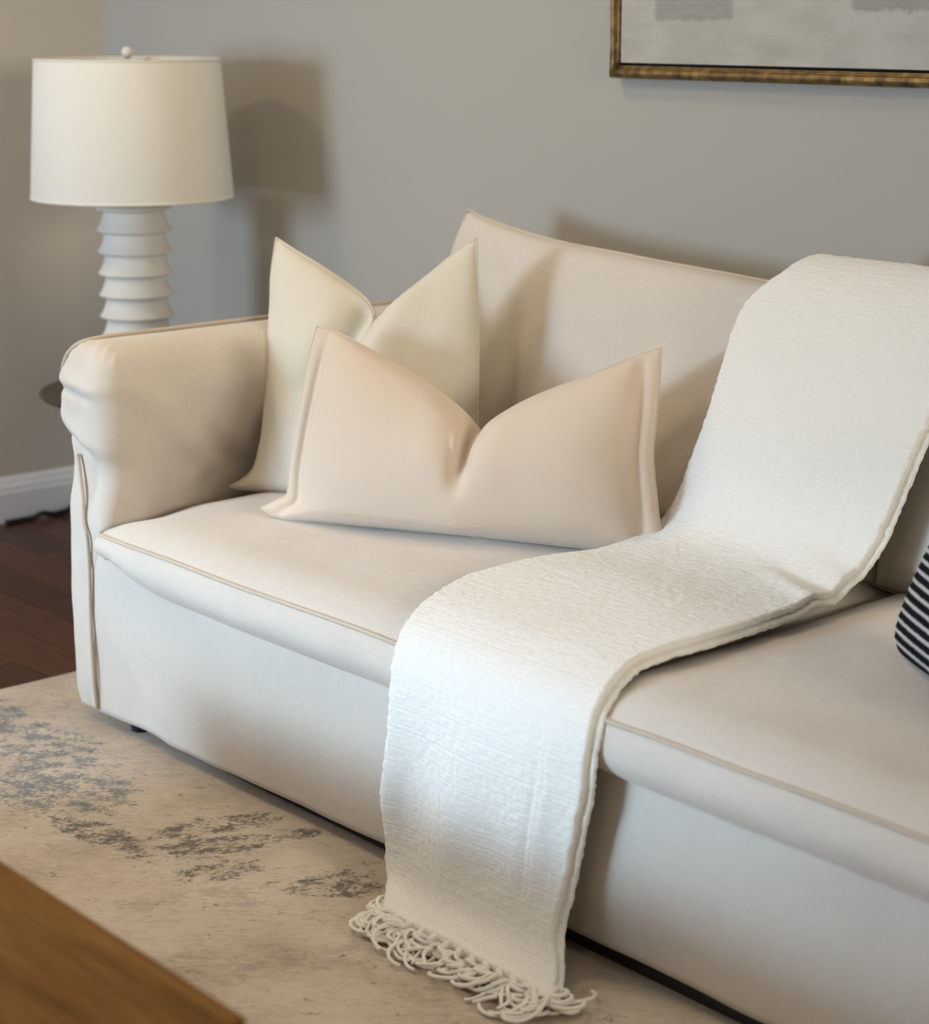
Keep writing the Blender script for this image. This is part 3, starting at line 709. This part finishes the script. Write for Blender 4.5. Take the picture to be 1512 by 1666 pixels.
lamp = tag(empty('table_lamp', (LX, LY, TZ)), 'white ribbed table lamp with a cream drum shade beside the sofa', 'lamp')
prof_ = [(0.094, TZ + .0005), (0.096, TZ + .012), (0.092, TZ + .022)]
zr = TZ + 0.030; pitch_ = 0.0545; topz = 0.985
k = 0
while zr + pitch_ < topz - 0.010:
    # each bell: sharp lower rim, undercut below, concave flank narrowing upwards
    prof_ += [(0.0765, zr), (0.083, zr + .004), (0.0925, zr + .0075), (0.0945, zr + .0105), (0.0925, zr + .0135), (0.0875, zr + .020), (0.083, zr + .030), (0.079, zr + .041), (0.0768, zr + .050)]
    zr += pitch_
prof_ += [(0.073, zr), (0.080, zr + .003), (0.092, zr + .006), (0.094, zr + .012), (0.0935, topz - .004), (0.090, topz), (0.03, topz + .001)]
lathe('lamp_body', prof_, (LX, LY), M['plaster'], lamp, 72)
lathe('lamp_neck', [(0.012, topz), (0.012, 1.03), (0.018, 1.032), (0.018, 1.08), (0.008, 1.09)], (LX, LY), M['brass'], lamp, 24)
SB, ST, RB, RT = 1.002, 1.343, 0.252, 0.229
sh = lathe('lamp_shade', [(RB, SB), (RB + .0012, SB + .004), (RT + .0012, ST - .004), (RT, ST), (RT - .003, ST), (RT - .0035, ST - .005), (RB - .0035, SB + .005), (RB - .003, SB)], (LX, LY), M['shade'], lamp, 96, cap=False)
# close the section
bm = bmesh.new(); bm.from_mesh(sh.data); bm.verts.ensure_lookup_table(); n = 96
for i in range(n): bm.faces.new([bm.verts[7 * n + i], bm.verts[7 * n + (i + 1) % n], bm.verts[(i + 1) % n], bm.verts[i]])
bmesh.ops.recalc_face_normals(bm, faces=bm.faces[:]); bm.to_mesh(sh.data); bm.free()
for p in sh.data.polygons: p.use_smooth = True
for zz, rr in ((ST - .002, RT), (SB + .002, RB)):
    tube('shade_rim', [(LX + rr * math.cos(q), LY + rr * math.sin(q), zz) for q in np.linspace(0, 2 * math.pi, 97)[:-1]], 0.003, M['shade'], sh, 8, closed=True)
for q in (R(14), R(134), R(254)):
    tube('spider_arm', [(LX, LY, ST - .012), (LX + .12 * math.cos(q), LY + .12 * math.sin(q), ST - .010), (LX + (RT - .004) * math.cos(q), LY + (RT - .004) * math.sin(q), ST - .004)], 0.0022, M['brass'], lamp, 6)
hp = [(LX + 0.055 * math.sin(q) * (1 if q < 9 else 1), LY, 1.06 + 0.135 * (1 - math.cos(q))) for q in np.linspace(-math.pi, math.pi, 40)]
tube('harp', hp, 0.002, M['brass'], lamp, 6)
lathe('finial', [(0.004, ST - .014), (0.006, ST - .006), (0.005, ST + .002)] + [(max(0.0145 * math.sin(q), .0008), ST + .0145 - 0.0145 * math.cos(q)) for q in np.linspace(0.35, math.pi, 14)], (LX, LY), M['plaster'], lamp, 32)

# cord on the floor by the baseboard
cord = catmull([(-5.150, 2.70, .007), (-5.146, 2.78, .008), (-5.135, 2.81, .02), (-5.140, 2.845, .012), (-5.152, 2.87, .008), (-5.147, 2.90, .012), (-5.138, 2.925, .026), (-5.146, 2.96, .012), (-5.12, 3.02, .007), (-4.95, 3.05, .006), (-4.6, 3.06, .006)], 8)
o = tube('power_cord', cord, 0.0085, M['black'], None, 8)
tag(o, 'black power cord lying on the wood floor along the baseboard', 'cord')

# ------------------------------------------------------------------ framed painting
PX0, PX1, PZ0, PZ1 = -3.076, -1.86, 1.318, 2.16
FRW, FRD = 0.029, 0.042
pic = tag(empty('framed_painting', ((PX0 + PX1) / 2, YB, PZ0)), 'off-white abstract painting in a thin antique gold frame on the wall', 'painting')
def rail(p, q, inward):
    # moulding: profile across (from outside edge inwards) and depth from the wall
    pr = [(0, 0.002), (0, 0.030), (0.003, 0.037), (0.008, 0.041), (0.014, FRD), (0.019, 0.039), (0.022, 0.034), (0.0235, 0.034), (0.025, 0.036), (0.027, 0.034), (0.027, 0.002)]
    p, q, inward = Vector(p), Vector(q), Vector(inward); al = (q - p).normalized(); v = []; n = 60; m = len(pr)
    Lr = (q - p).length
    for i in range(n + 1):
        tt = i / n
        for (a, d) in pr:
            s0 = p + inward * a + al * (a + (Lr - 2 * a) * tt)
            rel = 0.0012 * math.sin(tt * Lr * 420 + a * 200) if 0.002 < a < 0.02 else 0
            v.append((s0.x, YB - d - rel, s0.z))
    f = []
    for i in range(n):
        for k in range(m): f.append((i * m + k, i * m + (k + 1) % m, (i + 1) * m + (k + 1) % m, (i + 1) * m + k))
    f += [tuple(range(m)), tuple(range((n + 1) * m - 1, n * m - 1, -1))]
    return fix_normals(mesh_obj('frame_rail', v, f, M['gilt'], pic))
rail((PX0, YB, PZ0), (PX1, YB, PZ0), (0, 0, 1)); rail((PX1, YB, PZ0), (PX1, YB, PZ1), (-1, 0, 0))
rail((PX1, YB, PZ1), (PX0, YB, PZ1), (0, 0, -1)); rail((PX0, YB, PZ1), (PX0, YB, PZ0), (1, 0, 0))
box_obj('backing', (PX0 + .01, YB - .010, PZ0 + .01), (PX1 - .01, YB - .002, PZ1 - .01), M['gap'], pic)
cv = box_obj('canvas', (PX0 + FRW + .003, YB - .034, PZ0 + FRW + .003), (PX1 - FRW - .003, YB - .010, PZ1 - FRW - .003), M['canvas'], pic, .002)
t = NT(M['canvas'])
sepc = t.n('ShaderNodeSeparateXYZ'); t.l(t.coord('Object'), sepc.inputs[0])
CX, CZ = sepc.outputs[0], sepc.outputs[2]
jit = t.noise(t.coord('Object', (1, 1, 1.0)), 55, 4, 0.7); jt = t.math('MULTIPLY', t.math('SUBTRACT', jit, 0.5), 0.03)
def patch(x0, x1, z0, z1):
    def band(c, lo, hi):
        cj = t.math('ADD', c, jt); x = t.n('ShaderNodeMapRange'); x.inputs[1].default_value = lo - .004; x.inputs[2].default_value = lo + .004; t.l(cj, x.inputs[0])
        y = t.n('ShaderNodeMapRange'); y.inputs[1].default_value = hi - .004; y.inputs[2].default_value = hi + .004; y.inputs[3].default_value = 1; y.inputs[4].default_value = 0; t.l(cj, y.inputs[0])
        return t.math('MULTIPLY', x.outputs[0], y.outputs[0])
    return t.math('MULTIPLY', band(CX, x0, x1), band(CZ, z0, z1))
ground = t.ramp(t.noise(t.coord('Object', (1, 1, 2.5)), 9, 6, 0.65), [(0.3, (0.38, 0.36, 0.315)), (0.55, (0.445, 0.425, 0.375)), (0.75, (0.48, 0.46, 0.41))])
pt = None
for r_ in [(-2.945, -2.735, 1.437, 1.75), (-2.44, -2.15, 1.455, 1.80), (-2.70, -2.50, 1.86, 2.05), (-2.1, -1.95, 1.9, 2.1)]:
    q = patch(*r_); pt = q if pt is None else t.math('MAXIMUM', pt, q)
scr = t.noise(t.coord('Object', (1, 1, 7)), 30, 4, 0.7)
dark = t.ramp(scr, [(0.3, (0.25, 0.235, 0.205)), (0.7, (0.33, 0.31, 0.275))])
t.l(t.mix(t.math('MULTIPLY', pt, 0.8), ground, dark), t.b.inputs['Base Color'])
t.bump(scr, 0.3, 0.002)

# ------------------------------------------------------------------ coffee table
CT = (-3.45, -1.555, 0.36, 1.057, 0.45)
ct = tag(empty('coffee_table', ((CT[0] + CT[1]) / 2, (CT[2] + CT[3]) / 2, 0.01)), 'warm brown oak coffee table on the rug in front of the sofa', 'table')
box_obj('table_top', (CT[0], CT[2], CT[4] - .045), (CT[1], CT[3], CT[4]), M['oak'], ct, .006, 3)
for (x, y) in [(CT[0] + .06, CT[2] + .06), (CT[1] - .06, CT[2] + .06), (CT[0] + .06, CT[3] - .06), (CT[1] - .06, CT[3] - .06)]:
    box_obj('leg', (x - .035, y - .035, 0.0105), (x + .035, y + .035, CT[4] - .045), M['oak'], ct, .005)
for (a, b_, c, d) in [(CT[0] + .095, CT[1] - .095, CT[2] + .05, CT[2] + .07), (CT[0] + .095, CT[1] - .095, CT[3] - .07, CT[3] - .05), (CT[0] + .05, CT[0] + .07, CT[2] + .095, CT[3] - .095), (CT[1] - .07, CT[1] - .05, CT[2] + .095, CT[3] - .095)]:
    box_obj('apron', (a, c, CT[4] - .13), (b_, d, CT[4] - .045), M['oak'], ct, .003)
